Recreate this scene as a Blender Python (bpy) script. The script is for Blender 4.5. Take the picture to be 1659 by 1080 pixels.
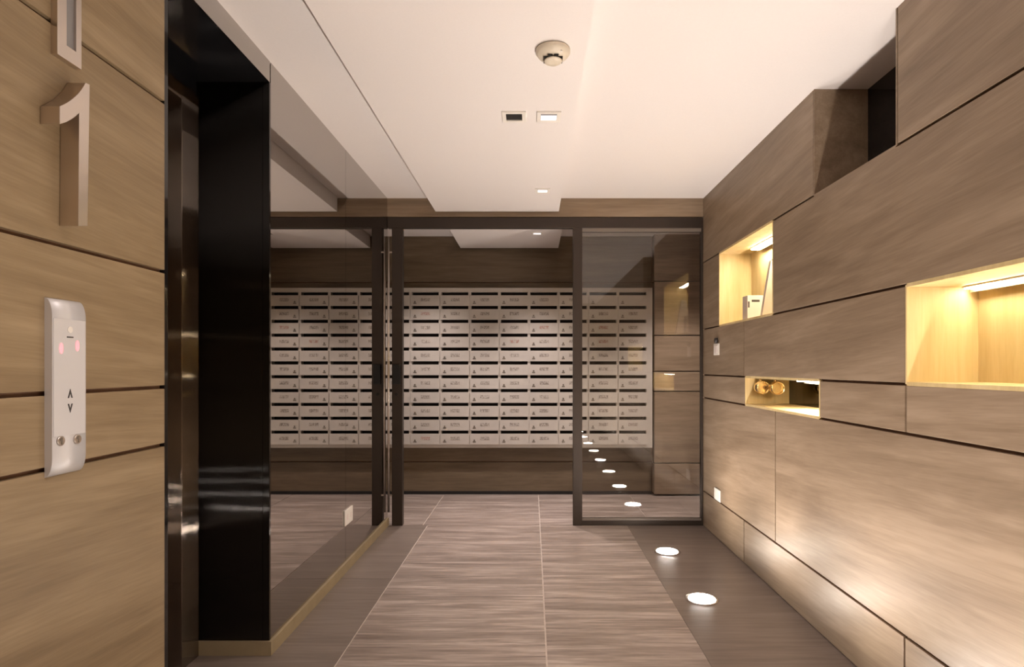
import bpy, math, random
from mathutils import Vector
random.seed(7)
for o in list(bpy.data.objects):
    bpy.data.objects.remove(o)
S = bpy.context.scene
COL = S.collection

# ------------------------------------------------------------------ camera, world, exposure
H = 1.25                       # eye height
F, CX, CY = 960.0, 862.0, 594.0
FH = F * H
cam = bpy.data.cameras.new('camera')
cam.sensor_width = 36.0
cam.lens = F / 1659 * 36.0
cam.shift_x = -(CX - 829.5) / 1659
cam.shift_y = (CY - 540.0) / 1659
cam.clip_start = 0.02
camo = bpy.data.objects.new('camera', cam)
camo.location = (0, 0, H)
camo.rotation_euler = (math.radians(90), 0, 0)
COL.objects.link(camo)
S.camera = camo
w = bpy.data.worlds.new('world'); S.world = w
w.use_nodes = True
w.node_tree.nodes['Background'].inputs[0].default_value = (1.0, 0.86, 0.72, 1)
w.node_tree.nodes['Background'].inputs[1].default_value = 0.0
S.view_settings.view_transform = 'Standard'
S.view_settings.look = 'None'
S.view_settings.gamma = 1
S.view_settings.use_curve_mapping = False
S.view_settings.exposure = -0.07
UPLIGHT_W = 32.0
DOWN_W = 72.0
MAIL_W = 140.0
NICHE_E = 55.0
WARM = (1.0, 0.865, 0.765)

XL = -0.913 * H                # left wall plane
XR = 1.08 * H                  # right wall plane
D1 = FH / 256                  # glass partition
D2 = FH / 209                  # front of the mailboxes
DE = FH / 466                  # black return beside the lift
DW = FH * 0.913 / (CX - 268)   # end of the left timber wall
XA = -1.163 * H                # back of the lift alcove
YB = -3.0                      # wall behind the viewer
ZC = 2.0625 * H                # ceiling
ZS = 1.973 * H                 # lowered soffit
def R(px): return FH * 1.08 / (px - CX)
def L(px): return FH * 0.913 / (CX - px)
def Zr(v): return H * (1 + v)

# ------------------------------------------------------------------ materials
def new_mat(name):
    m = bpy.data.materials.new(name); m.use_nodes = True
    nt = m.node_tree; b = nt.nodes['Principled BSDF']
    return m, nt, b
def plain(name, col, rough=0.5, metal=0.0, spec=0.5, bump=0.0, bscale=200, var=0.0):
    m, nt, b = new_mat(name)
    b.inputs['Base Color'].default_value = (*col, 1)
    b.inputs['Roughness'].default_value = rough
    b.inputs['Metallic'].default_value = metal
    b.inputs['Specular IOR Level'].default_value = spec
    N, K = nt.nodes, nt.links
    tc = N.new('ShaderNodeTexCoord')
    n = N.new('ShaderNodeTexNoise'); n.inputs['Scale'].default_value = bscale
    n.inputs['Detail'].default_value = 3
    K.new(tc.outputs['Object'], n.inputs['Vector'])
    if bump > 0:
        bp = N.new('ShaderNodeBump'); bp.inputs['Strength'].default_value = bump
        bp.inputs['Distance'].default_value = 0.002
        K.new(n.outputs['Fac'], bp.inputs['Height']); K.new(bp.outputs['Normal'], b.inputs['Normal'])
    if var > 0:
        r = N.new('ShaderNodeValToRGB')
        r.color_ramp.elements[0].position = 0.3; r.color_ramp.elements[1].position = 0.7
        r.color_ramp.elements[0].color = (*[c * (1 - var) for c in col], 1)
        r.color_ramp.elements[1].color = (*[min(1, c * (1 + var)) for c in col], 1)
        K.new(n.outputs['Fac'], r.inputs['Fac']); K.new(r.outputs['Color'], b.inputs['Base Color'])
    return m
def emis(name, col, strength):
    m, nt, b = new_mat(name)
    b.inputs['Base Color'].default_value = (*col, 1)
    b.inputs['Emission Color'].default_value = (*col, 1)
    b.inputs['Emission Strength'].default_value = strength
    return m
def wood(name, dark, mid, light, axis='y', rough=0.42, slope=0.07):
    """veneer with grain along an axis; slow tone bands, fine streaks, per-panel offset"""
    m, nt, b = new_mat(name)
    N, K = nt.nodes, nt.links
    tc = N.new('ShaderNodeTexCoord'); oi = N.new('ShaderNodeObjectInfo')
    off = N.new('ShaderNodeMath'); off.operation = 'MULTIPLY'; off.inputs[1].default_value = 37.0
    K.new(oi.outputs['Random'], off.inputs[0])
    add = N.new('ShaderNodeVectorMath'); add.operation = 'ADD'
    K.new(tc.outputs['Object'], add.inputs[0]); K.new(off.outputs[0], add.inputs[1])
    rot = N.new('ShaderNodeMapping')
    rot.inputs['Rotation'].default_value = (slope if axis == 'y' else 0, slope if axis == 'x' else 0, 0)
    K.new(add.outputs[0], rot.inputs['Vector'])
    def streak(a, c, detail, dist=0.0):
        mp = N.new('ShaderNodeMapping')
        sc = {'y': (c, a, c), 'x': (a, c, c), 'z': (c, c, a)}[axis]
        mp.inputs['Scale'].default_value = sc
        K.new(rot.outputs[0], mp.inputs['Vector'])
        n = N.new('ShaderNodeTexNoise'); n.inputs['Scale'].default_value = 1.0
        n.inputs['Detail'].default_value = detail; n.inputs['Distortion'].default_value = dist
        n.inputs['Roughness'].default_value = 0.6
        K.new(mp.outputs[0], n.inputs['Vector'])
        return n
    n1 = streak(1.1, 9, 4, 0.6); n2 = streak(3.0, 55, 3, 0.3); n3 = streak(9, 240, 2)
    def mul(nd, k):
        q = N.new('ShaderNodeMath'); q.operation = 'MULTIPLY'; q.inputs[1].default_value = k
        K.new(nd.outputs['Fac'], q.inputs[0]); return q
    a1, a2, a3 = mul(n1, 0.62), mul(n2, 0.26), mul(n3, 0.12)
    s1 = N.new('ShaderNodeMath'); s2 = N.new('ShaderNodeMath')
    K.new(a1.outputs[0], s1.inputs[0]); K.new(a2.outputs[0], s1.inputs[1])
    K.new(s1.outputs[0], s2.inputs[0]); K.new(a3.outputs[0], s2.inputs[1])
    r = N.new('ShaderNodeValToRGB'); e = r.color_ramp.elements
    e[0].position = 0.35; e[0].color = (*dark, 1); e[1].position = 0.65; e[1].color = (*light, 1)
    x = e.new(0.5); x.color = (*mid, 1)
    K.new(s2.outputs[0], r.inputs['Fac']); K.new(r.outputs['Color'], b.inputs['Base Color'])
    bp = N.new('ShaderNodeBump'); bp.inputs['Strength'].default_value = 0.12; bp.inputs['Distance'].default_value = 0.001
    K.new(s2.outputs[0], bp.inputs['Height']); K.new(bp.outputs['Normal'], b.inputs['Normal'])
    b.inputs['Roughness'].default_value = rough
    b.inputs['Specular IOR Level'].default_value = 0.35
    return m
WD, WM, WL = (0.190, 0.134, 0.087), (0.262, 0.190, 0.128), (0.345, 0.258, 0.182)
M = {}
M['wood'] = wood('wood_veneer', WD, WM, WL, 'y')
M['wood_left'] = wood('wood_veneer_golden', (0.205, 0.142, 0.077), (0.278, 0.200, 0.113), (0.360, 0.268, 0.160), 'y')
M['wood_x'] = wood('wood_veneer_across', WD, WM, WL, 'x', slope=0.0)
M['wood_dark'] = plain('groove_brown', (0.150, 0.075, 0.042), 0.7, var=0.15, bscale=30)
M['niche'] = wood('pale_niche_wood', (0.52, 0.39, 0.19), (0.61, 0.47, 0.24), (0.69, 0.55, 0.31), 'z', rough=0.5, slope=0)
M['ceiling'] = plain('ceiling_paint', (0.80, 0.755, 0.735), 0.9, bump=0.05, bscale=120, var=0.01)
M['grout'] = plain('grout', (0.50, 0.42, 0.36), 0.8, var=0.1, bscale=40)
M['black'] = plain('black_void', (0.006, 0.005, 0.005), 0.5)
M['black_glass'] = plain('black_glass', (0.008, 0.008, 0.009), 0.06)
M['metal_dark'] = plain('bronze_frame', (0.060, 0.046, 0.038), 0.38, metal=0.6, bump=0.03, bscale=300)
M['alu'] = plain('satin_aluminium', (0.68, 0.61, 0.55), 0.28, metal=1.0, bump=0.02, bscale=400)
M['silver'] = plain('silver_panel', (0.70, 0.69, 0.70), 0.40, metal=0.25)
M['mail'] = plain('mailbox_paint', (0.56, 0.51, 0.46), 0.42, metal=0.15, var=0.03, bscale=14)
M['mail_in'] = plain('mailbox_inside', (0.022, 0.016, 0.013), 0.8)
M['lock'] = plain('lock_metal', (0.24, 0.21, 0.18), 0.35, metal=0.5)
M['white'] = plain('white_plastic', (0.82, 0.78, 0.72), 0.4)
M['cream'] = plain('cream_plastic', (0.70, 0.62, 0.50), 0.45)
M['brass'] = plain('brass', (0.85, 0.68, 0.42), 0.15, metal=1.0)
M['base'] = plain('beige_skirting', (0.30, 0.235, 0.14), 0.5, var=0.08, bscale=12)
M['paper'] = plain('paper', (0.80, 0.72, 0.68), 0.6, var=0.03, bscale=10)
M['grey_screen'] = plain('grey_screen', (0.23, 0.22, 0.22), 0.2)
M['ink'] = plain('dark_print', (0.05, 0.045, 0.045), 0.6)
M['lens'] = emis('uplight_lens', (1.0, 0.91, 0.82), 185)
M['led'] = emis('led_strip_glow', (1.0, 0.87, 0.62), NICHE_E)
M['led_bright'] = emis('led_strip_glow_bright', (1.0, 0.87, 0.62), NICHE_E*1.9)
M['rail'] = plain('grey_rail', (0.22, 0.185, 0.16), 0.4, metal=0.3)
M['tint'] = plain('tinted_glass', (0.11, 0.10, 0.10), 0.03, metal=1.0)
M['wood_shaded'] = wood('shaded_veneer', (0.100, 0.070, 0.043), (0.145, 0.104, 0.066), (0.190, 0.140, 0.093), 'x', slope=0.0)  # same veneer, with the shade around the mailboxes put into its colour
M['down_on'] = emis('downlight_lens', (1.0, 0.95, 0.96), 1.0)
M['red'] = emis('red_display', (1.0, 0.30, 0.33), 1.0)

def mirror():
    m, nt, b = new_mat('dark_mirror_glass')
    b.inputs['Base Color'].default_value = (0.48, 0.45, 0.42, 1)
    b.inputs['Metallic'].default_value = 1.0
    b.inputs['Roughness'].default_value = 0.012
    return m
M['mirror'] = mirror()
def brushed(name, col, rough, spread):
    # polished metal with microscopic vertical grain: the grain tilts the normal sideways only, so highlights smear into level streaks
    m, nt, b = new_mat(name); N, K = nt.nodes, nt.links
    b.inputs['Base Color'].default_value = (*col, 1)
    b.inputs['Metallic'].default_value = 1.0
    b.inputs['Roughness'].default_value = rough
    tc = N.new('ShaderNodeTexCoord'); mp = N.new('ShaderNodeMapping'); mp.inputs['Scale'].default_value = (9000, 9000, 9000)
    n = N.new('ShaderNodeTexWhiteNoise'); n.noise_dimensions = '3D'
    K.new(tc.outputs['Object'], mp.inputs['Vector']); K.new(mp.outputs[0], n.inputs['Vector'])
    mr = N.new('ShaderNodeMapRange'); mr.inputs['To Min'].default_value = -spread; mr.inputs['To Max'].default_value = spread
    K.new(n.outputs['Value'], mr.inputs['Value'])
    ge = N.new('ShaderNodeNewGeometry')
    cr = N.new('ShaderNodeVectorMath'); cr.operation = 'CROSS_PRODUCT'; cr.inputs[1].default_value = (0, 0, 1)
    K.new(ge.outputs['True Normal'], cr.inputs[0])
    sc_ = N.new('ShaderNodeVectorMath'); sc_.operation = 'SCALE'
    K.new(cr.outputs[0], sc_.inputs[0]); K.new(mr.outputs[0], sc_.inputs['Scale'])
    ad = N.new('ShaderNodeVectorMath'); ad.operation = 'ADD'
    K.new(ge.outputs['True Normal'], ad.inputs[0]); K.new(sc_.outputs[0], ad.inputs[1])
    no = N.new('ShaderNodeVectorMath'); no.operation = 'NORMALIZE'
    K.new(ad.outputs[0], no.inputs[0]); K.new(no.outputs[0], b.inputs['Normal'])
    return m
M['steel'] = brushed('brushed_steel', (0.27, 0.232, 0.20), 0.055, 0.8)
M['blacksteel'] = brushed('polished_black_steel', (0.042, 0.040, 0.039), 0.05, 0.8)

def glass():
    m = bpy.data.materials.new('clear_glass'); m.use_nodes = True
    nt = m.node_tree; N, K = nt.nodes, nt.links
    for n in list(N): N.remove(n)
    out = N.new('ShaderNodeOutputMaterial'); mix = N.new('ShaderNodeMixShader')
    tr = N.new('ShaderNodeBsdfTransparent'); tr.inputs[0].default_value = (0.93, 0.92, 0.90, 1)
    gl = N.new('ShaderNodeBsdfGlossy'); gl.inputs['Roughness'].default_value = 0.0
    fr = N.new('ShaderNodeFresnel'); fr.inputs['IOR'].default_value = 1.62
    K.new(fr.outputs[0], mix.inputs[0]); K.new(tr.outputs[0], mix.inputs[1]); K.new(gl.outputs[0], mix.inputs[2])
    K.new(mix.outputs[0], out.inputs['Surface'])
    return m
M['glass'] = glass()

def tile(name, dark, mid, light, streaky, rough):
    m, nt, b = new_mat(name); N, K = nt.nodes, nt.links
    tc = N.new('ShaderNodeTexCoord'); oi = N.new('ShaderNodeObjectInfo')
    off = N.new('ShaderNodeMath'); off.operation = 'MULTIPLY'; off.inputs[1].default_value = 23.0
    K.new(oi.outputs['Random'], off.inputs[0])
    add = N.new('ShaderNodeVectorMath'); add.operation = 'ADD'
    K.new(tc.outputs['Object'], add.inputs[0]); K.new(off.outputs[0], add.inputs[1])
    def st(sc, d, dist):
        mp = N.new('ShaderNodeMapping'); mp.inputs['Scale'].default_value = sc
        mp.inputs['Rotation'].default_value = (0, 0, 0.03)
        K.new(add.outputs[0], mp.inputs['Vector'])
        n = N.new('ShaderNodeTexNoise'); n.inputs['Scale'].default_value = 1; n.inputs['Detail'].default_value = d
        n.inputs['Distortion'].default_value = dist; n.inputs['Roughness'].default_value = 0.65
        K.new(mp.outputs[0], n.inputs['Vector']); return n
    n1 = st((1.3, 13, 1), 5, 0.5); n2 = st((3.5, 60, 1), 4, 0.4)
    mx = N.new('ShaderNodeMath'); mx.operation = 'MULTIPLY'; mx.inputs[1].default_value = 0.55
    my = N.new('ShaderNodeMath'); my.operation = 'MULTIPLY'; my.inputs[1].default_value = 0.45
    K.new(n1.outputs['Fac'], mx.inputs[0]); K.new(n2.outputs['Fac'], my.inputs[0])
    s = N.new('ShaderNodeMath'); K.new(mx.outputs[0], s.inputs[0]); K.new(my.outputs[0], s.inputs[1])
    r = N.new('ShaderNodeValToRGB'); e = r.color_ramp.elements
    e[0].position = 0.5 - streaky; e[0].color = (*dark, 1); e[1].position = 0.5 + streaky; e[1].color = (*light, 1)
    x = e.new(0.5); x.color = (*mid, 1)
    K.new(s.outputs[0], r.inputs['Fac']); K.new(r.outputs['Color'], b.inputs['Base Color'])
    b.inputs['Roughness'].default_value = rough
    b.inputs['Specular IOR Level'].default_value = 0.5
    return m
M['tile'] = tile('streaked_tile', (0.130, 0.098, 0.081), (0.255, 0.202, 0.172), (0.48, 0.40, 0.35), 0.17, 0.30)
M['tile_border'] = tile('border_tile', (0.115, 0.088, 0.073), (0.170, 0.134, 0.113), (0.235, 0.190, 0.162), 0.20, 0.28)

def plate_mat(name, ink):
    m, nt, b = new_mat(name); N, K = nt.nodes, nt.links
    tc = N.new('ShaderNodeTexCoord'); oi = N.new('ShaderNodeObjectInfo')
    mp = N.new('ShaderNodeMapping'); mp.inputs['Scale'].default_value = (9, 1, 2.4)
    add = N.new('ShaderNodeVectorMath'); add.operation = 'ADD'
    off = N.new('ShaderNodeMath'); off.operation = 'MULTIPLY'; off.inputs[1].default_value = 91.0
    K.new(oi.outputs['Random'], off.inputs[0])
    K.new(tc.outputs['Generated'], mp.inputs['Vector']); K.new(mp.outputs[0], add.inputs[0]); K.new(off.outputs[0], add.inputs[1])
    n = N.new('ShaderNodeTexNoise'); n.inputs['Scale'].default_value = 1.0; n.inputs['Detail'].default_value = 1
    K.new(add.outputs[0], n.inputs['Vector'])
    r = N.new('ShaderNodeValToRGB'); r.color_ramp.elements[0].position = 0.34; r.color_ramp.elements[1].position = 0.66
    r.color_ramp.elements[0].color = (0.52, 0.47, 0.42, 1); r.color_ramp.elements[1].color = (*ink, 1)
    K.new(n.outputs['Fac'], r.inputs['Fac']); K.new(r.outputs['Color'], b.inputs['Base Color'])
    b.inputs['Roughness'].default_value = 0.6
    return m
M['plate'] = plate_mat('printed_name_strip', (0.24, 0.20, 0.17))
M['plate_red'] = plate_mat('red_name_strip', (0.40, 0.22, 0.18))

# ------------------------------------------------------------------ mesh helpers
class MB:
    def __init__(s): s.v = []; s.f = []; s.sm = []
    def box(s, x0, x1, y0, y1, z0, z1, bev=0.0):
        if x0 > x1: x0, x1 = x1, x0
        if y0 > y1: y0, y1 = y1, y0
        if z0 > z1: z0, z1 = z1, z0
        i = len(s.v)
        s.v += [(x0,y0,z0),(x1,y0,z0),(x1,y1,z0),(x0,y1,z0),(x0,y0,z1),(x1,y0,z1),(x1,y1,z1),(x0,y1,z1)]
        for q in ((0,3,2,1),(4,5,6,7),(0,1,5,4),(1,2,6,5),(2,3,7,6),(3,0,4,7)):
            s.f.append(tuple(i+k for k in q)); s.sm.append(False)
        return s
    def prism(s, pts, a, b, axis='x', smooth=False):
        """pts 2D outline; extruded from a to b along axis (x: pts=(y,z); y: pts=(x,z); z: pts=(x,y))"""
        i = len(s.v); n = len(pts)
        def P(p, t):
            return {'x': (t, p[0], p[1]), 'y': (p[0], t, p[1]), 'z': (p[0], p[1], t)}[axis]
        s.v += [P(p, a) for p in pts] + [P(p, b) for p in pts]
        s.f.append(tuple(i+k for k in range(n))); s.sm.append(False)
        s.f.append(tuple(i+n+k for k in reversed(range(n)))); s.sm.append(False)
        for k in range(n):
            s.f.append((i+k, i+n+k, i+n+(k+1) % n, i+(k+1) % n)); s.sm.append(smooth)
        return s
    def lathe(s, prof, c, axis='z', n=32, smooth=True):
        """prof list of (radius, t); revolved round an axis through c"""
        i = len(s.v); m = len(prof)
        for r, t in prof:
            for k in range(n):
                a = 2*math.pi*k/n; u, v = r*math.cos(a), r*math.sin(a)
                p = {'z': (u, v, t), 'x': (t, u, v), 'y': (u, t, v)}[axis]
                s.v.append((c[0]+p[0], c[1]+p[1], c[2]+p[2]))
        for j in range(m-1):
            for k in range(n):
                s.f.append((i+j*n+k, i+j*n+(k+1) % n, i+(j+1)*n+(k+1) % n, i+(j+1)*n+k)); s.sm.append(smooth)
        s.f.append(tuple(i+k for k in reversed(range(n)))); s.sm.append(False)
        s.f.append(tuple(i+(m-1)*n+k for k in range(n))); s.sm.append(False)
        return s
    def mesh(s, name, mat, o=(0, 0, 0)):
        me = bpy.data.meshes.new(name)
        me.from_pydata([(a-o[0], b-o[1], c-o[2]) for a, b, c in s.v], [], s.f)
        me.polygons.foreach_set('use_smooth', s.sm)
        import bmesh
        bm = bmesh.new(); bm.from_mesh(me)
        bmesh.ops.recalc_face_normals(bm, faces=bm.faces); bm.to_mesh(me); bm.free()
        me.materials.append(mat); me.update()
        return me
    def center(s):
        xs, ys, zs = zip(*s.v)
        return ((min(xs)+max(xs))/2, (min(ys)+max(ys))/2, min(zs))
def wloc(o):
    return Vector(o['_o']) if '_o' in o else Vector((0, 0, 0))
ORIG = {}
def obj(name, mb, mat, parent=None, bevel=0.0, origin=None):
    o0 = origin if origin else mb.center()
    o = bpy.data.objects.new(name, mb.mesh(name, mat, o0))
    COL.objects.link(o)
    po = ORIG.get(parent.name, (0, 0, 0)) if parent else (0, 0, 0)
    o.location = tuple(o0[k]-po[k] for k in range(3))
    if parent: o.parent = parent
    ORIG[o.name] = o0
    if bevel > 0:
        b = o.modifiers.new('bevel', 'BEVEL'); b.width = bevel; b.segments = 2; b.limit_method = 'ANGLE'
    return o
def thing(name, label, cat, loc, group=None):
    o = bpy.data.objects.new(name, None); o.empty_display_size = 0.05
    COL.objects.link(o); o.location = loc; ORIG[o.name] = tuple(loc)
    return tag(o, label, cat, group)
def tag(o, label, cat, group=None):
    o['label'] = label; o['category'] = cat
    if group: o['group'] = group
    return o
def struct(o, label=None, cat=None):
    o['kind'] = 'structure'
    if label: o['label'] = label
    if cat: o['category'] = cat
    return o
def copy_tree(o, loc, parent=None):
    c = o.copy(); COL.objects.link(c)
    c.parent = parent
    if loc is not None: c.location = loc
    ORIG[c.name] = tuple(c.location)
    for ch in o.children: copy_tree(ch, None, c)
    return c
def lamp(name, kind, loc, energy, parent, color=WARM, **kw):
    l = bpy.data.lights.new(name, kind); l.energy = energy; l.color = color
    for k, v in kw.items(): setattr(l, k, v)
    o = bpy.data.objects.new(name, l); COL.objects.link(o)
    po = ORIG.get(parent.name, (0, 0, 0)); o.parent = parent
    o.location = tuple(loc[k]-po[k] for k in range(3))
    return o

# ------------------------------------------------------------------ floor
floor = struct(obj('floor', MB().box(-1.9*H, 2.1*H, YB-0.1, D2+0.6, -0.12, -0.004), M['grout'], origin=(0, 0, 0)),
               'dark streaked stone tile floor with pale joints', 'floor')
xs = [XA-0.1, -0.66*H, 0.05*H, 0.60*H, XR+0.01]
g = 0.0035
ys = [YB, -2.0, -0.9, 0.2, 1.3, 2.4, 3.5, D1+0.0]
for i in range(4):
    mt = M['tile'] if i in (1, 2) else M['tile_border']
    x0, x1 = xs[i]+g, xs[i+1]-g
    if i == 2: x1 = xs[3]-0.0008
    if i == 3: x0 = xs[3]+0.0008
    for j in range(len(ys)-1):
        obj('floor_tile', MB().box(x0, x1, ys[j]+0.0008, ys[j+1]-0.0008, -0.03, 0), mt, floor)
xs2 = [-1.9*H, -1.4*H, -0.69*H, 0.05*H, 0.76*H, 1.47*H, 2.1*H]
for i in range(6):
    obj('floor_tile', MB().box(xs2[i]+g, xs2[i+1]-g, D1+0.003, D2+0.12, -0.03, 0), M['tile'], floor)

# ------------------------------------------------------------------ ceiling
ceil = struct(obj('ceiling', MB().box(XA-0.2, XR+0.42, YB-0.1, D1+0.03, ZC, ZC+0.1), M['ceiling'], origin=(0, 0, 0)),
              'smooth cream white painted ceiling of the lobby', 'ceiling')
soff = struct(obj('ceiling_soffit', MB().box(-0.605*H, 0.168*H, YB, D1-0.045, ZS, ZC), M['ceiling'], origin=(0, 0, 0)),
              'lowered cream white ceiling band running the length of the lobby', 'ceiling')
ZM, ZMS = 2.025*H, 1.93*H
struct(obj('ceiling_mailroom', MB().box(-1.9*H, 2.1*H, D1+0.03, D2+0.5, ZM, ZM+0.15), M['ceiling'], origin=(0, 0, 0)),
       'painted ceiling above the mailboxes', 'ceiling')
struct(obj('ceiling_mailroom_soffit', MB().box(-0.56*H, 0.205*H, D1+0.06, D2+0.06, ZMS, ZM), M['ceiling'], origin=(0, 0, 0)),
       'lowered ceiling band in front of the mailboxes', 'ceiling')

# ------------------------------------------------------------------ timber rows
ROW = [0.0, Zr(-0.78), Zr(-0.193), Zr(-0.05), Zr(0.236), Zr(0.656), ZC]
GR = 0.0055         # half groove
PT = 0.018          # panel thickness
# ---- right wall : panels and niches
VIEWEND = YB
rows = {
 0: [('p', D1-0.0, R(1205)), ('p', R(1205), R(1465)), ('p', R(1465), 0.2), ('p', 0.2, -1.4), ('p', -1.4, YB)],
 1: [('p', D1, R(1256)), ('p', R(1256), 0.9), ('p', 0.9, -1.0), ('p', -1.0, YB)],
 2: [('p', D1, R(1207)), ('d', R(1207), R(1328), 0.222), ('p', R(1328), R(1467)), ('p', R(1467), 0.3), ('p', 0.3, -1.4), ('p', -1.4, YB)],
 3: [('p', D1, R(1205)), ('p', R(1205), R(1467)), ('n', R(1467), 1.05, 0.207), ('p', 1.05, -1.0), ('p', -1.0, YB)],
 4: [('p', D1, R(1165)), ('n', R(1165), R(1252), 0.185), ('p', R(1252), 0.6), ('p', 0.6, -1.2), ('p', -1.2, YB)],
 5: [('p', D1, R(1318)), ('v', R(1318), R(1453), 0.206), ('p', R(1453), 0.6), ('p', 0.6, -1.2), ('p', -1.2, YB)],
}
XB = XR + 0.40
back = MB()
for r, segs in rows.items():
    z0, z1 = ROW[r], ROW[r+1]
    for s in segs:
        if s[0] == 'p':
            back.box(XR+PT-0.004, XB, s[2], s[1], z0, z1)
        else:
            back.box(XR+s[3]*H+0.012, XB, s[2], s[1], z0, z1)
wr = struct(obj('wall_right', back, M['wood_dark'], origin=(0, 0, 0)),
            'wall clad in brown wood veneer panels with lit recesses', 'wall')
for r, segs in rows.items():
    z0, z1 = ROW[r], ROW[r+1]
    for s in segs:
        y1, y0 = s[1], s[2]
        ya, yb = y0+GR, y1-(GR if y1 != D1 else 0)
        za, zb = z0+(GR if r > 0 else 0.004), z1-(GR if r < 5 else 0)
        if s[0] == 'p':
            obj('wood_panel', MB().box(XR, XR+PT, ya, yb, za, zb), M['wood'], wr, bevel=0.0012)
        elif s[0] in 'nd':
            xd = XR+s[3]*H; t = 0.012
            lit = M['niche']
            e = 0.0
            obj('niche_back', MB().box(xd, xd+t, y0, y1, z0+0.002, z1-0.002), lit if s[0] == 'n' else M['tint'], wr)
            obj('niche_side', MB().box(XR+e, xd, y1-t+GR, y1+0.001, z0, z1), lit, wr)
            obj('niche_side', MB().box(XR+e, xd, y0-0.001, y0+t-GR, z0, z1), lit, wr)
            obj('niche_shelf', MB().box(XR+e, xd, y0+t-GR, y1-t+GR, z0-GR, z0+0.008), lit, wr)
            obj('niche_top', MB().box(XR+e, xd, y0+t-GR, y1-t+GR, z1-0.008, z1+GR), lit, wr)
        else:
            xd = XR+s[3]*H; t = 0.012
            obj('niche_back', MB().box(xd, xd+t, y0, y1, z0, z1), M['black_glass'], wr)
            obj('niche_side', MB().box(XR, xd, y1-t+GR, y1+0.001, z0, z1), M['wood'], wr)
            obj('niche_side', MB().box(XR, xd, y0-0.001, y0+t-GR, z0, z1), M['wood'], wr)
            obj('niche_shelf', MB().box(XR, xd, y0+t-GR, y1-t+GR, z0-GR, z0+0.004), M['wood'], wr)

# ---- left wall : timber
wl = struct(obj('wall_left', MB().box(XL-0.06, XL-PT+0.004, YB, DW-0.006, 0, ZC), M['wood_dark'], origin=(0, 0, 0)),
            'wall clad in pale brown wood veneer panels beside the lift', 'wall')
for r in range(6):
    for ya, yb in ((0.5, DW-0.004), (-1.2, 0.5), (YB, -1.2)):
        obj('wood_panel', MB().box(XL-PT, XL, ya+(GR if ya > YB else 0), yb-(GR if yb < DW-0.01 else 0),
            ROW[r]+(GR if r else 0.004), ROW[r+1]-(GR if r < 5 else 0)), M['wood_left'], wl, bevel=0.0012)
obj('edge_trim', MB().box(XL-0.06, XL-0.001, DW-0.004, DW+0.014, 0, ZC), M['black_glass'], wl)

# ---- alcove with the lift door, black return, lintel
ZA = 1.99*H
al = struct(obj('wall_alcove', MB().box(XA-0.12, XA-0.005, 1.2, 1.4, 0, ZC).box(XA-0.12, XA-0.005, 1.4, DE, 1.93*H, ZC)
            .box(XA-0.12, XL-0.061, 1.2, 1.3, 0, ZC).box(XA-0.12, XA-0.005, DE, DE+0.06, 0, ZC), M['black_glass'], origin=(0, 0, 0)),
            'glossy black lining of the lift alcove', 'wall')
obj('lintel', MB().box(XA-0.005, XL-0.061, 1.3, DE+0.02, ZA, ZC).box(XL-0.061, XL-0.006, DW+0.014, DE, ZA, ZC), M['black_glass'], al)
obj('lintel_glass', MB().box(XL-0.006, XL, DW+0.014, DE+0.004, ZA, ZC), M['mirror'], al)
obj('return_panel', MB().box(XA-0.005, XL-0.030, DE, DE+0.012, 0.062, ZA), M['blacksteel'], al)
obj('corner_trim', MB().box(XL-0.028, XL, DE-0.001, DE+0.012, 0.062, ZA), M['blacksteel'], al)
obj('skirting', MB().box(XA+0.004, XL+0.012, DE-0.010, DE+0.004, 0, 0.060), M['base'], al)
d1 = struct(obj('door_1', MB().box(XA-0.075, XA-0.045, 1.42, 2.44, 0.0, 1.93*H-0.06), M['steel'], origin=(0, 0, 0)),
            'brushed steel lift door set in a black alcove', 'door')
yj = FH*1.163/(CX-290)
obj('door_jamb', MB().box(XA-0.10, XA+0.012, yj, DE-0.012, 0.0, 1.935*H), M['steel'], d1, bevel=0.002)
obj('door_jamb', MB().box(XA-0.10, XA+0.012, 1.32, 1.42, 0.0, 1.935*H), M['steel'], d1, bevel=0.002)
obj('door_head', MB().box(XA-0.10, XA+0.010, 1.42, yj, 1.93*H-0.06, 1.935*H), M['steel'], d1, bevel=0.002)

# ---- dark mirror wall
wm = struct(obj('wall_mirror', MB().box(XL-0.07, XL-0.006, DE+0.012, D1-0.005, 0, ZC), M['black'], origin=(0, 0, 0)),
            'dark mirror glass wall reflecting the mailboxes', 'wall')
ysm = L(560)
obj('mirror_panel', MB().box(XL-0.006, XL, DE+0.012, ysm-0.0012, 0.062, ZC), M['mirror'], wm)
obj('mirror_panel', MB().box(XL-0.006, XL, ysm+0.0012, D1-0.005, 0.062, ZC), M['mirror'], wm)
obj('skirting', MB().box(XL-0.006, XL+0.012, DE+0.004, D1-0.005, 0, 0.060), M['base'], wm)

# ---- fascia over the partition
YF = D1
fa = struct(obj('wall_fascia', MB().box(XL-0.07, XR, YF+0.002, YF+0.08, 1.945*H, ZC), M['wood_dark'], origin=(0, 0, 0)),
            'wood veneer band above the glass partition', 'wall')
obj('wood_panel', MB().box(XL, XR-0.001, YF-0.016, YF+0.002, 1.945*H+0.001, ZC), M['wood_x'], fa)

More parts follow.
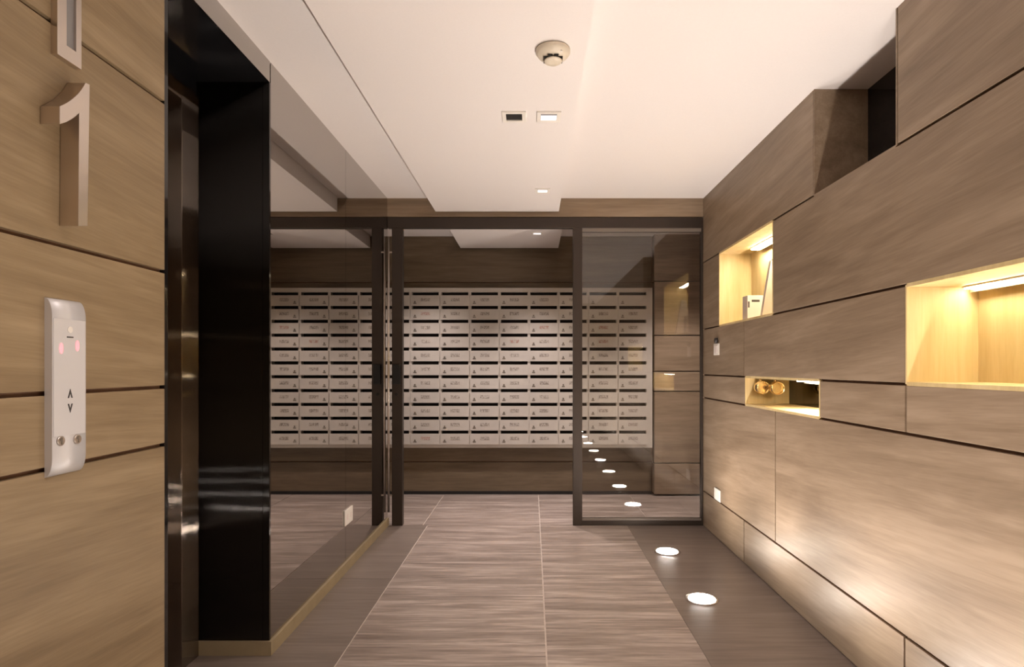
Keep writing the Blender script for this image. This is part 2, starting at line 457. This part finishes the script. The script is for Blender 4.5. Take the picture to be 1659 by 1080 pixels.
# ---- mail room walls
YW = D2+0.08
wb = struct(obj('wall_back', MB().box(-1.9*H, 2.1*H, YW+PT-0.004, YW+0.16, 0, ZM), M['wood_dark'], origin=(0, 0, 0)),
            'wood veneer wall carrying the bank of mailboxes', 'wall')
XE = (1058-CX)/209*H
RB = [0.02, Zr(-0.745), Zr(-0.19), Zr(-0.035), Zr(0.243), Zr(0.662), ZM]
for r in range(6):
    za, zb = RB[r]+(GR if r else 0), RB[r+1]-(GR if r < 5 else 0)
    obj('wood_panel', MB().box(XE+0.012, 2.1*H, D2-0.01, YW+PT, za, zb), M['wood_x'], wb, bevel=0.0012)
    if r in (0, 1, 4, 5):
        obj('wood_panel', MB().box(-1.9*H, XE, YW, YW+PT, za, zb), M['wood_shaded'], wb, bevel=0.0012)
obj('skirting', MB().box(-1.9*H, XE, YW-0.012, YW, 0, 0.03), M['black'], wb)
struct(obj('wall_mailroom_left', MB().box(-1.9*H-0.1, -1.9*H, D1, D2+0.5, 0, ZM), M['wood'], origin=(0, 0, 0)),
       'wood wall at the left end of the mail room', 'wall')
struct(obj('wall_mailroom_right', MB().box(2.1*H, 2.1*H+0.1, D1, D2+0.5, 0, ZM), M['wood'], origin=(0, 0, 0)),
       'wood wall at the right end of the mail room', 'wall')
struct(obj('wall_mailroom_near', MB().box(-1.9*H, XL-0.071, D1, D1+0.06, 0, ZM).box(XB, 2.1*H, D1, D1+0.06, 0, ZM), M['wood_x'], origin=(0, 0, 0)),
       'wood wall flanking the glass partition inside the mail room', 'wall')
struct(obj('wall_front', MB().box(XL-0.1, XR+0.4, YB-0.1, YB, 0, ZC), M['wood_x'], origin=(0, 0, 0)),
       'wood veneer wall at the entrance end of the lobby', 'wall')

# ------------------------------------------------------------------ glass partition
S1 = H/256.0
def PX(px): return (px-CX)*S1
def PZ(py): return H+(CY-py)*S1
YP0, YP1 = D1-0.018, D1+0.030
gp = thing('glass_partition', 'bronze framed glass partition with open doorway in front of the mailboxes', 'partition', (0.12, D1, 0))
obj('header', MB().box(XL+0.001, XR-0.002, YP0, YP1, PZ(370), PZ(353)), M['metal_dark'], gp, bevel=0.002)
post_l = obj('post', MB().box(PX(636), PX(653), YP0-0.006, YP1, 0.0, PZ(370)), M['metal_dark'], gp, bevel=0.002)
obj('post', MB().box(PX(928), PX(943), YP0-0.006, YP1, 0.0, PZ(370)), M['metal_dark'], gp, bevel=0.002)
obj('side_post', MB().box(XR-0.016, XR-0.002, YP0, YP1, 0.0, PZ(370)), M['metal_dark'], gp, bevel=0.001)
obj('top_rail', MB().box(PX(943), XR-0.016, YP0+0.004, YP1, PZ(375.5), PZ(370)), M['rail'], gp, bevel=0.001)
obj('bottom_rail', MB().box(PX(943), XR-0.016, YP0, YP1, 0.0, PZ(842)), M['metal_dark'], gp, bevel=0.002)
obj('bottom_bead', MB().box(PX(943), XR-0.016, YP0+0.003, YP1, PZ(842), PZ(838.5)), M['rail'], gp, bevel=0.001)
obj('glass_pane', MB().box(PX(943), XR-0.016, D1+0.004, D1+0.014, PZ(838.5), PZ(375.5)), M['glass'], gp)
hx = PX(631.5)
hb = MB().lathe([(0.0085, PZ(827)), (0.0085, PZ(385))], (hx, YP0-0.02, 0), 'z', 16)
for zz in (PZ(800), PZ(410)):
    hb.box(hx, PX(637), YP0-0.024, YP0-0.016, zz-0.006, zz+0.006)
obj('pull_handle', hb, M['alu'], gp)
obj('lock_case', MB().box(PX(638), PX(650), YP0-0.020, YP0-0.005, PZ(622), PZ(590)), M['black'], gp, bevel=0.003)
obj('lock_cylinder', MB().lathe([(0.012, -0.012), (0.012, 0.0)], (PX(643.5), YP0-0.006, PZ(638)), 'y', 16), M['black'], gp)

# ------------------------------------------------------------------ mailbox bank
S2 = H/209.0
def QX(px): return (px-CX)*S2
def QZ(py): return H+(CY-py)*S2
NC, NR, CW, RH = 10, 11, 48.0, 22.4
c0, r0 = 1049-10*48.0, 473.0
mb_ = thing('mailbox_bank', 'wide bank of pale metal mailboxes in eleven rows on the wood wall', 'mailboxes', (QX((c0+1049)/2), D2, QZ(724)))
fr = MB()
fr.box(QX(c0-8), QX(1057), D2+0.002, YW-0.001, QZ(473), QZ(466))
fr.box(QX(c0-8), QX(1057), D2+0.002, YW-0.001, QZ(725), QZ(719.5))
fr.box(QX(c0-8), QX(c0+2.5), D2+0.002, YW-0.001, QZ(719.5), QZ(473))
fr.box(QX(1047), QX(1057), D2+0.002, YW-0.001, QZ(719.5), QZ(473))
for k in range(1, NC):
    x = c0+k*CW
    fr.box(QX(x-2.3), QX(x+2.3), D2+0.002, YW-0.012, QZ(719.5), QZ(473))
obj('frame', fr, M['mail'], mb_)
obj('interior', MB().box(QX(c0), QX(1050), YW-0.012, YW-0.002, QZ(720), QZ(472)), M['mail_in'], mb_)
doorm = lockm = platem = platemr = None
reds = {(2, 1), (6, 2), (5, 3), (8, 2), (8, 3), (2, 10)}
blank = {(8, 0), (9, 0)}
for c in range(NC):
    for r in range(NR):
        x0, z1 = c0+c*CW, r0+5.2+r*RH
        cx_, cz_ = QX(x0+CW/2), QZ(z1+RH-5.2)
        org = (cx_, D2-0.004, cz_)
        if doorm is None:
            d_ = MB().box(QX(x0+0.6), QX(x0+CW-0.6), D2-0.008, D2+0.001, QZ(z1+RH-5.2), QZ(z1))
            d_.box(QX(x0+2.6), QX(x0+CW-2.6), D2-0.008, D2+0.012, QZ(z1+1.4), QZ(z1))
            doorm = d_.mesh('mailbox_door', M['mail'], org)
            l_ = MB().lathe([(0.0085, -0.0115), (0.0085, -0.006)], (QX(x0+7.5), D2, QZ(z1+10.5)), 'y', 10)
            l_.box(QX(x0+5), QX(x0+10), D2-0.0095, D2-0.007, QZ(z1+14), QZ(z1+12.2))
            lockm = l_.mesh('mailbox_lock', M['lock'], org)
            p_ = MB().box(QX(x0+17), QX(x0+32), D2-0.0092, D2-0.007, QZ(z1+10.0), QZ(z1+4.8))
            platem = p_.mesh('name_strip', M['plate'], org); platemr = p_.mesh('name_strip_red', M['plate_red'], org)
        d = bpy.data.objects.new('mailbox_door', doorm); COL.objects.link(d); d.parent = mb_
        ro = ORIG[mb_.name]
        d.location = tuple(org[k]-ro[k] for k in range(3))
        lk = bpy.data.objects.new('lock', lockm); COL.objects.link(lk); lk.parent = d
        if (c, r) not in blank:
            pl = bpy.data.objects.new('name_strip', platemr if (c, r) in reds else platem); COL.objects.link(pl); pl.parent = d

# ------------------------------------------------------------------ in-floor uplights
XU = 0.732*H
yu = [FH/299, FH/376, 2.32, 1.45, 0.58, -0.30, -1.18, -2.06]
names = ['round lit uplight set in the floor nearest the glass partition',
         'round lit uplight set in the floor, second from the glass partition',
         'round lit uplight set in the floor, third from the glass partition',
         'round lit uplight set in the floor, fourth from the glass partition',
         'round lit uplight set in the floor, fifth from the glass partition',
         'round lit uplight set in the floor, sixth from the glass partition',
         'round lit uplight set in the floor, seventh from the glass partition',
         'round lit uplight set in the floor, last before the entrance wall']
up = None
for y, lab in zip(yu, names):
    if up is None:
        up = thing('floor_uplight', lab, 'floor light', (XU, y, 0), 'uplights in the floor along the panelled wall')
        obj('trim_ring', MB().lathe([(0.071, 0.0), (0.086, 0.0), (0.085, 0.003), (0.073, 0.004), (0.071, 0.0)], (XU, y, 0), 'z', 32), M['alu'], up)
        obj('lens', MB().lathe([(0.072, 0.0005), (0.070, 0.005), (0.056, 0.0085), (0.030, 0.011), (0.004, 0.012)], (XU, y, 0), 'z', 32), M['lens'], up)
        lamp('uplight_lamp', 'SPOT', (XU, y, 0.024), UPLIGHT_W, up, spot_size=math.radians(142), spot_blend=1.0,
             shadow_soft_size=0.012).rotation_euler = (math.pi, 0, 0)
    else:
        c = copy_tree(up, (XU, y, 0)); c['label'] = lab

# ------------------------------------------------------------------ ceiling fittings
def downlight(x, y, z, side, lab, on, energy, cone=92):
    t = thing('downlight', lab, 'ceiling light', (x, y, z), 'square recessed downlights')
    a, b = side/2, side*0.34
    fm = MB()
    for q in ((-a, -b, -a, a), (b, a, -a, a), (-b, b, -a, -b), (-b, b, b, a)):
        fm.box(x+q[0], x+q[1], y+q[2], y+q[3], z-0.007, z)
    obj('frame', fm, M['white'], t)
    obj('baffle', MB().box(x-b, x+b, y-b, y+b, z-0.0015, z), M['black'] if not on else M['grey_screen'], t)
    if on:
        obj('lamp', MB().box(x-b*0.96, x+b*0.96, y-b*0.25, y+b*0.96, z-0.004, z-0.001), M['down_on'], t)
        lamp('downlight_lamp', 'SPOT', (x, y, z-0.03), energy, t, color=(1.0, 0.89, 0.86), spot_size=math.radians(cone), spot_blend=1.0,
             shadow_soft_size=0.04)
    return t
sc = (CY-188)/0.973
yd = FH/sc
downlight((833-CX)/sc*H, yd, ZS, 0.115, 'unlit square recessed downlight with black opening on the ceiling', False, 0)
downlight((889-CX)/sc*H, yd, ZS, 0.115, 'lit square recessed downlight next to the black unlit one', True, DOWN_W)
sc3 = (CY-308)/0.973
downlight((879-CX)/sc3*H, FH/sc3, ZS, 0.10, 'small square white downlight on the ceiling nearest the partition', True, DOWN_W)
downlight(0.065*H, 1.2, ZS, 0.115, 'square recessed downlight on the ceiling nearer the entrance than the smoke detector', True, DOWN_W, 130)  # unseen downlight, added to brighten the near floor and left wall
downlight(0.065*H, -1.0, ZS, 0.115, 'added square downlight, out of view, nearest the entrance wall', True, DOWN_W, 130)  # unseen downlight behind the viewer, added for more light in the lobby
downlight(0.035*H, 5.15, ZMS, 0.10, 'square recessed downlight in the lowered ceiling before the mailboxes', True, MAIL_W)
downlight(-0.78*H, 5.1, ZM, 0.10, 'square recessed downlight over the left of the mailboxes', True, MAIL_W)
downlight(1.15*H, 5.05, ZM, 0.10, 'square recessed downlight over the right of the mailboxes', True, MAIL_W*1.5)

sd = (CY-80)/0.973
xs_, ysd = (896-CX)/sd*H, FH/sd
sm = thing('smoke_detector', 'round cream smoke detector on the lowered ceiling', 'smoke detector', (xs_, ysd, ZS))
obj('base', MB().lathe([(0.060, 0.0), (0.066, -0.004), (0.066, -0.014), (0.058, -0.026), (0.040, -0.034), (0.034, -0.036)], (xs_, ysd, ZS), 'z', 40), M['cream'], sm)
vents = MB()
for k in range(8):
    a0 = 2*math.pi*(k+0.5)/8
    cxk, cyk = xs_+0.030*math.cos(a0), ysd+0.030*math.sin(a0)
    vents.box(cxk-0.0085, cxk+0.0085, cyk-0.0085, cyk+0.0085, ZS-0.044, ZS-0.036)
obj('vent_slots', vents, M['black'], sm)
obj('sensor_cap', MB().lathe([(0.026, -0.034), (0.026, -0.044), (0.036, -0.045), (0.032, -0.049), (0.015, -0.051)], (xs_, ysd, ZS), 'z', 32), M['cream'], sm)
obj('indicator_light', MB().lathe([(0.004, -0.004), (0.004, 0.0), (0.002, 0.002)], (xs_+0.03, ysd-0.045, ZS-0.028), 'z', 10), M['white'], sm)

# ------------------------------------------------------------------ lift call panel on the left wall
def LP(px, prot): return FH*(0.913-prot/H)/(CX-px)      # depth of a point standing prot proud of the wall
t = 0.018
ya, yb = L(72), LP(139, t)
zt, zb = 1.413, 0.990
lc = thing('lift_call_panel', 'slim silver lift call panel with curved ends on the wood wall', 'call panel', (XL, (ya+yb)/2, zb))
prof = []
n = 8
for k in range(n+1):
    a = math.pi/2*k/n
    prof.append((XL+t*math.sin(a)*1.0, zb+0.045*(1-math.cos(a))))
for k in range(n+1):
    a = math.pi/2*(1-k/n)
    prof.append((XL+t*math.sin(a), zt-0.045*(1-math.cos(a))))
obj('body', MB().prism(prof, ya, yb, 'y', True), M['silver'], lc)
obj('face_plate', MB().box(XL+t, XL+t+0.0012, ya+0.003, yb-0.003, 1.085, 1.365), M['silver'], lc)
def cp(px, py):   # point on the panel face
    y = LP(px, t+0.001)
    return y, H+(CY-py)*y/F
for px, py in ((99, 564), (125, 560)):
    y, z = cp(px, py)
    obj('display', MB().prism([(y+0.006*math.cos(q*math.pi/10), z+0.013*math.sin(q*math.pi/10)) for q in range(20)], XL+t, XL+t+0.002, 'x'), M['red'], lc)
yc = (ya+yb)/2
for z, sgn in ((H+(CY-637)*yc/F, 1), (H+(CY-661)*yc/F, -1)):
    w_, h_ = 0.0075, 0.011*sgn
    obj('arrow_mark', MB().prism([(yc-w_, z-h_), (yc, z+h_), (yc+w_, z-h_), (yc+w_*0.55, z-h_), (yc, z+h_*0.1), (yc-w_*0.55, z-h_)], XL+t+0.001, XL+t+0.0022, 'x'), M['ink'], lc)
zl = H+(CY-546)*yc/F
obj('badge_line', MB().box(XL+t+0.001, XL+t+0.002, yc-0.010, yc+0.010, zl-0.0015, zl+0.0015), M['ink'], lc)
obj('badge', MB().lathe([(0.008, 0), (0.008, 0.0022)], (XL+t, yc, zl+0.018), 'x', 18), M['white'], lc)
for px, py in ((98, 714), (125, 711)):
    y, z = cp(px, py)
    bt = obj('key_switch', MB().lathe([(0.0115, 0.0), (0.0115, 0.003), (0.010, 0.0042)], (XL+t, y, z), 'x', 24), M['alu'], lc)
    obj('key_slot', MB().box(XL+t+0.0042, XL+t+0.0052, y-0.002, y+0.002, z-0.008, z+0.008).box(XL+t+0.0042, XL+t+0.005, y-0.006, y+0.001, z+0.001, z+0.006), M['lock'], bt)

# ------------------------------------------------------------------ floor number 1
t1 = 0.0465
def np_(px, py):
    y = LP(px, t1); return (y, H+(CY-py)*y/F)
pts = [np_(142, 366), np_(145.5, 137), np_(139, 134)]
p0, p1, p2 = np_(139, 134), np_(126, 160), np_(97, 172)
for k in range(1, 9):
    u = k/8
    pts.append(tuple((1-u)**2*p0[i]+2*u*(1-u)*p1[i]+u*u*p2[i] for i in (0, 1)))
pts.append(np_(97, 201))
q0, q1, q2 = np_(97, 201), np_(114, 198), np_(128.5, 183)
for k in range(1, 7):
    u = k/6
    pts.append(tuple((1-u)**2*q0[i]+2*u*(1-u)*q1[i]+u*u*q2[i] for i in (0, 1)))
pts.append(np_(127, 366))
n1 = obj('floor_number', MB().prism(pts, XL+0.001, XL+t1, 'x'), M['alu'], bevel=0.0008)
tag(n1, 'thick raised metal numeral one on the wood wall', 'sign')

# ------------------------------------------------------------------ lift position indicator
t2 = 0.016
ya2, yb2 = LP(93, t2), LP(132, t2)
z2 = H+(CY-87)*ya2/F
li = thing('lift_indicator', 'tall metal framed lift indicator above the numeral one', 'indicator', (XL, (ya2+yb2)/2, z2))
zt2 = min(z2+0.30, ZC-0.05)
ys0, ys1 = LP(108, t2), LP(123.5, t2)
fmb = MB().box(XL, XL+t2, ya2, ys0, z2, zt2).box(XL, XL+t2, ys1, yb2, z2, zt2).box(XL, XL+t2, ys0, ys1, z2, z2+0.035).box(XL, XL+t2, ys0, ys1, zt2-0.035, zt2)
obj('frame', fmb, M['alu'], li)
obj('screen', MB().box(XL+0.002, XL+t2-0.006, ys0, ys1, z2+0.035, zt2-0.035), M['grey_screen'], li)

# ------------------------------------------------------------------ sockets and switch
def socket(xw, side, y, z, wy, hz, lab):
    s = thing('wall_socket', lab, 'socket', (xw, y, z-hz/2))
    a, b = (xw, xw-side*0.009) if True else (0, 0)
    obj('plate', MB().box(a, b, y-wy/2, y+wy/2, z-hz/2, z+hz/2), M['white'], s, bevel=0.003)
    for dy in (-wy*0.23, wy*0.23):
        obj('outlet', MB().box(b, b-side*0.001, y+dy-0.014, y+dy+0.014, z-0.016, z+0.016), M['paper'], s)
    return s
socket(XL, -1, (L(557)+L(570))/2, H*(1-0.737), 0.15, 0.095, 'white double socket low on the dark mirror wall')
socket(XR, 1, (R(1158)+R(1169))/2, H*(1-0.742), 0.13, 0.085, 'white double socket low on the panelled wall by the partition')
ysw = R(1162)
zs_ = H+(CY-565)*ysw/F
sw = thing('door_release', 'small white wall switch with dark sensor above it', 'switch', (XR, ysw, zs_-0.045))
obj('plate', MB().box(XR-0.010, XR, ysw-0.055, ysw+0.055, zs_-0.045, zs_+0.040), M['white'], sw, bevel=0.003)
obj('button', MB().box(XR-0.013, XR-0.010, ysw-0.03, ysw+0.03, zs_-0.028, zs_+0.022), M['paper'], sw)
obj('sensor', MB().lathe([(0.020, 0.0), (0.020, -0.016), (0.014, -0.020)], (XR, ysw, zs_+0.062), 'x', 20), M['ink'], sw)

# ------------------------------------------------------------------ niche lights and contents
def led(lab, x0, x1, y0, y1, z, mat='led'):
    s = thing('led_strip', lab, 'light strip', ((x0+x1)/2, (y0+y1)/2, z), 'light strips in the wall recesses')
    obj('housing', MB().box(x0-0.004, x1+0.004, y0-0.004, y1+0.004, z-0.006, z).box(x1+0.001, x1+0.005, y0-0.004, y1+0.004, z-0.022, z), M['alu'], s)
    obj('diffuser', MB().box(x0, x1, y0, y1, z-0.011, z-0.006), M[mat], s)
    return s
zt4 = ROW[5]-0.008
led('bright light strip under the top of the recess with leaflets', XR+0.150, XR+0.190, R(1252)+0.03, 4.06, zt4, 'led_bright')
zt3 = ROW[4]-0.008
led('long bright light strip in the large empty recess', XR+0.190, XR+0.214, 1.10, R(1467)-0.03, zt3)
zt2_ = ROW[3]-0.008
led('short light strip in the low recess with brass spotlights', XR+0.12, XR+0.16, R(1328)+0.02, FH*(1.08+0.112)/(1297-CX), zt2_, 'led_bright')
# leaflets
zsh = ROW[4]+0.008
ybx = 3.88
bx = thing('leaflet_box', 'small white leaflet box with dark print in the upper recess', 'box', (XR+0.118, ybx, zsh))
obj('carton', MB().box(XR+0.060, XR+0.177, ybx, ybx+0.09, zsh, zsh+0.165), M['paper'], bx, bevel=0.002)
obj('print_band', MB().box(XR+0.088, XR+0.140, ybx-0.0015, ybx, zsh+0.122, zsh+0.136), M['ink'], bx)
obj('print_mark', MB().box(XR+0.064, XR+0.074, ybx-0.0015, ybx, zsh+0.085, zsh+0.125), M['ink'], bx)
ylf = 3.60
brd = obj('leaning_board', MB().prism([(XR+0.045, zsh), (XR+0.205, zsh), (XR+0.150, zsh+0.345), (XR+0.102, zsh+0.345)], ylf, ylf+0.03, 'y'), M['paper'], bevel=0.001)
tag(brd, 'tall white tapering board standing in the upper recess', 'board')
# brass spotlights in the low recess
zlo = ROW[3]-0.008
def NPX(px, xo): return FH*(1.08+xo/H)/(px-CX)
for px, xo, lab in ((1232, 0.075, 'brass mini spotlight hanging near the end of the low recess'),
                    (1256, 0.140, 'brass mini spotlight hanging nearest the light strip in the low recess')):
    y = NPX(px, xo)
    sp = thing('mini_spotlight', lab, 'spotlight', (XR+xo, y, zlo), 'brass spotlights in the low recess')
    obj('stem', MB().lathe([(0.008, -0.03), (0.008, 0.0)], (XR+xo, y, zlo), 'z', 12), M['brass'], sp)
    obj('head', MB().lathe([(0.018, 0.045), (0.034, 0.030), (0.041, 0.0), (0.041, -0.045), (0.036, -0.050), (0.034, -0.03)], (XR+xo, y, zlo-0.058), 'y', 24), M['brass'], sp)
    obj('reflector', MB().lathe([(0.033, -0.028), (0.012, -0.02)], (XR+xo, y, zlo-0.058), 'y', 20), M['alu'], sp)
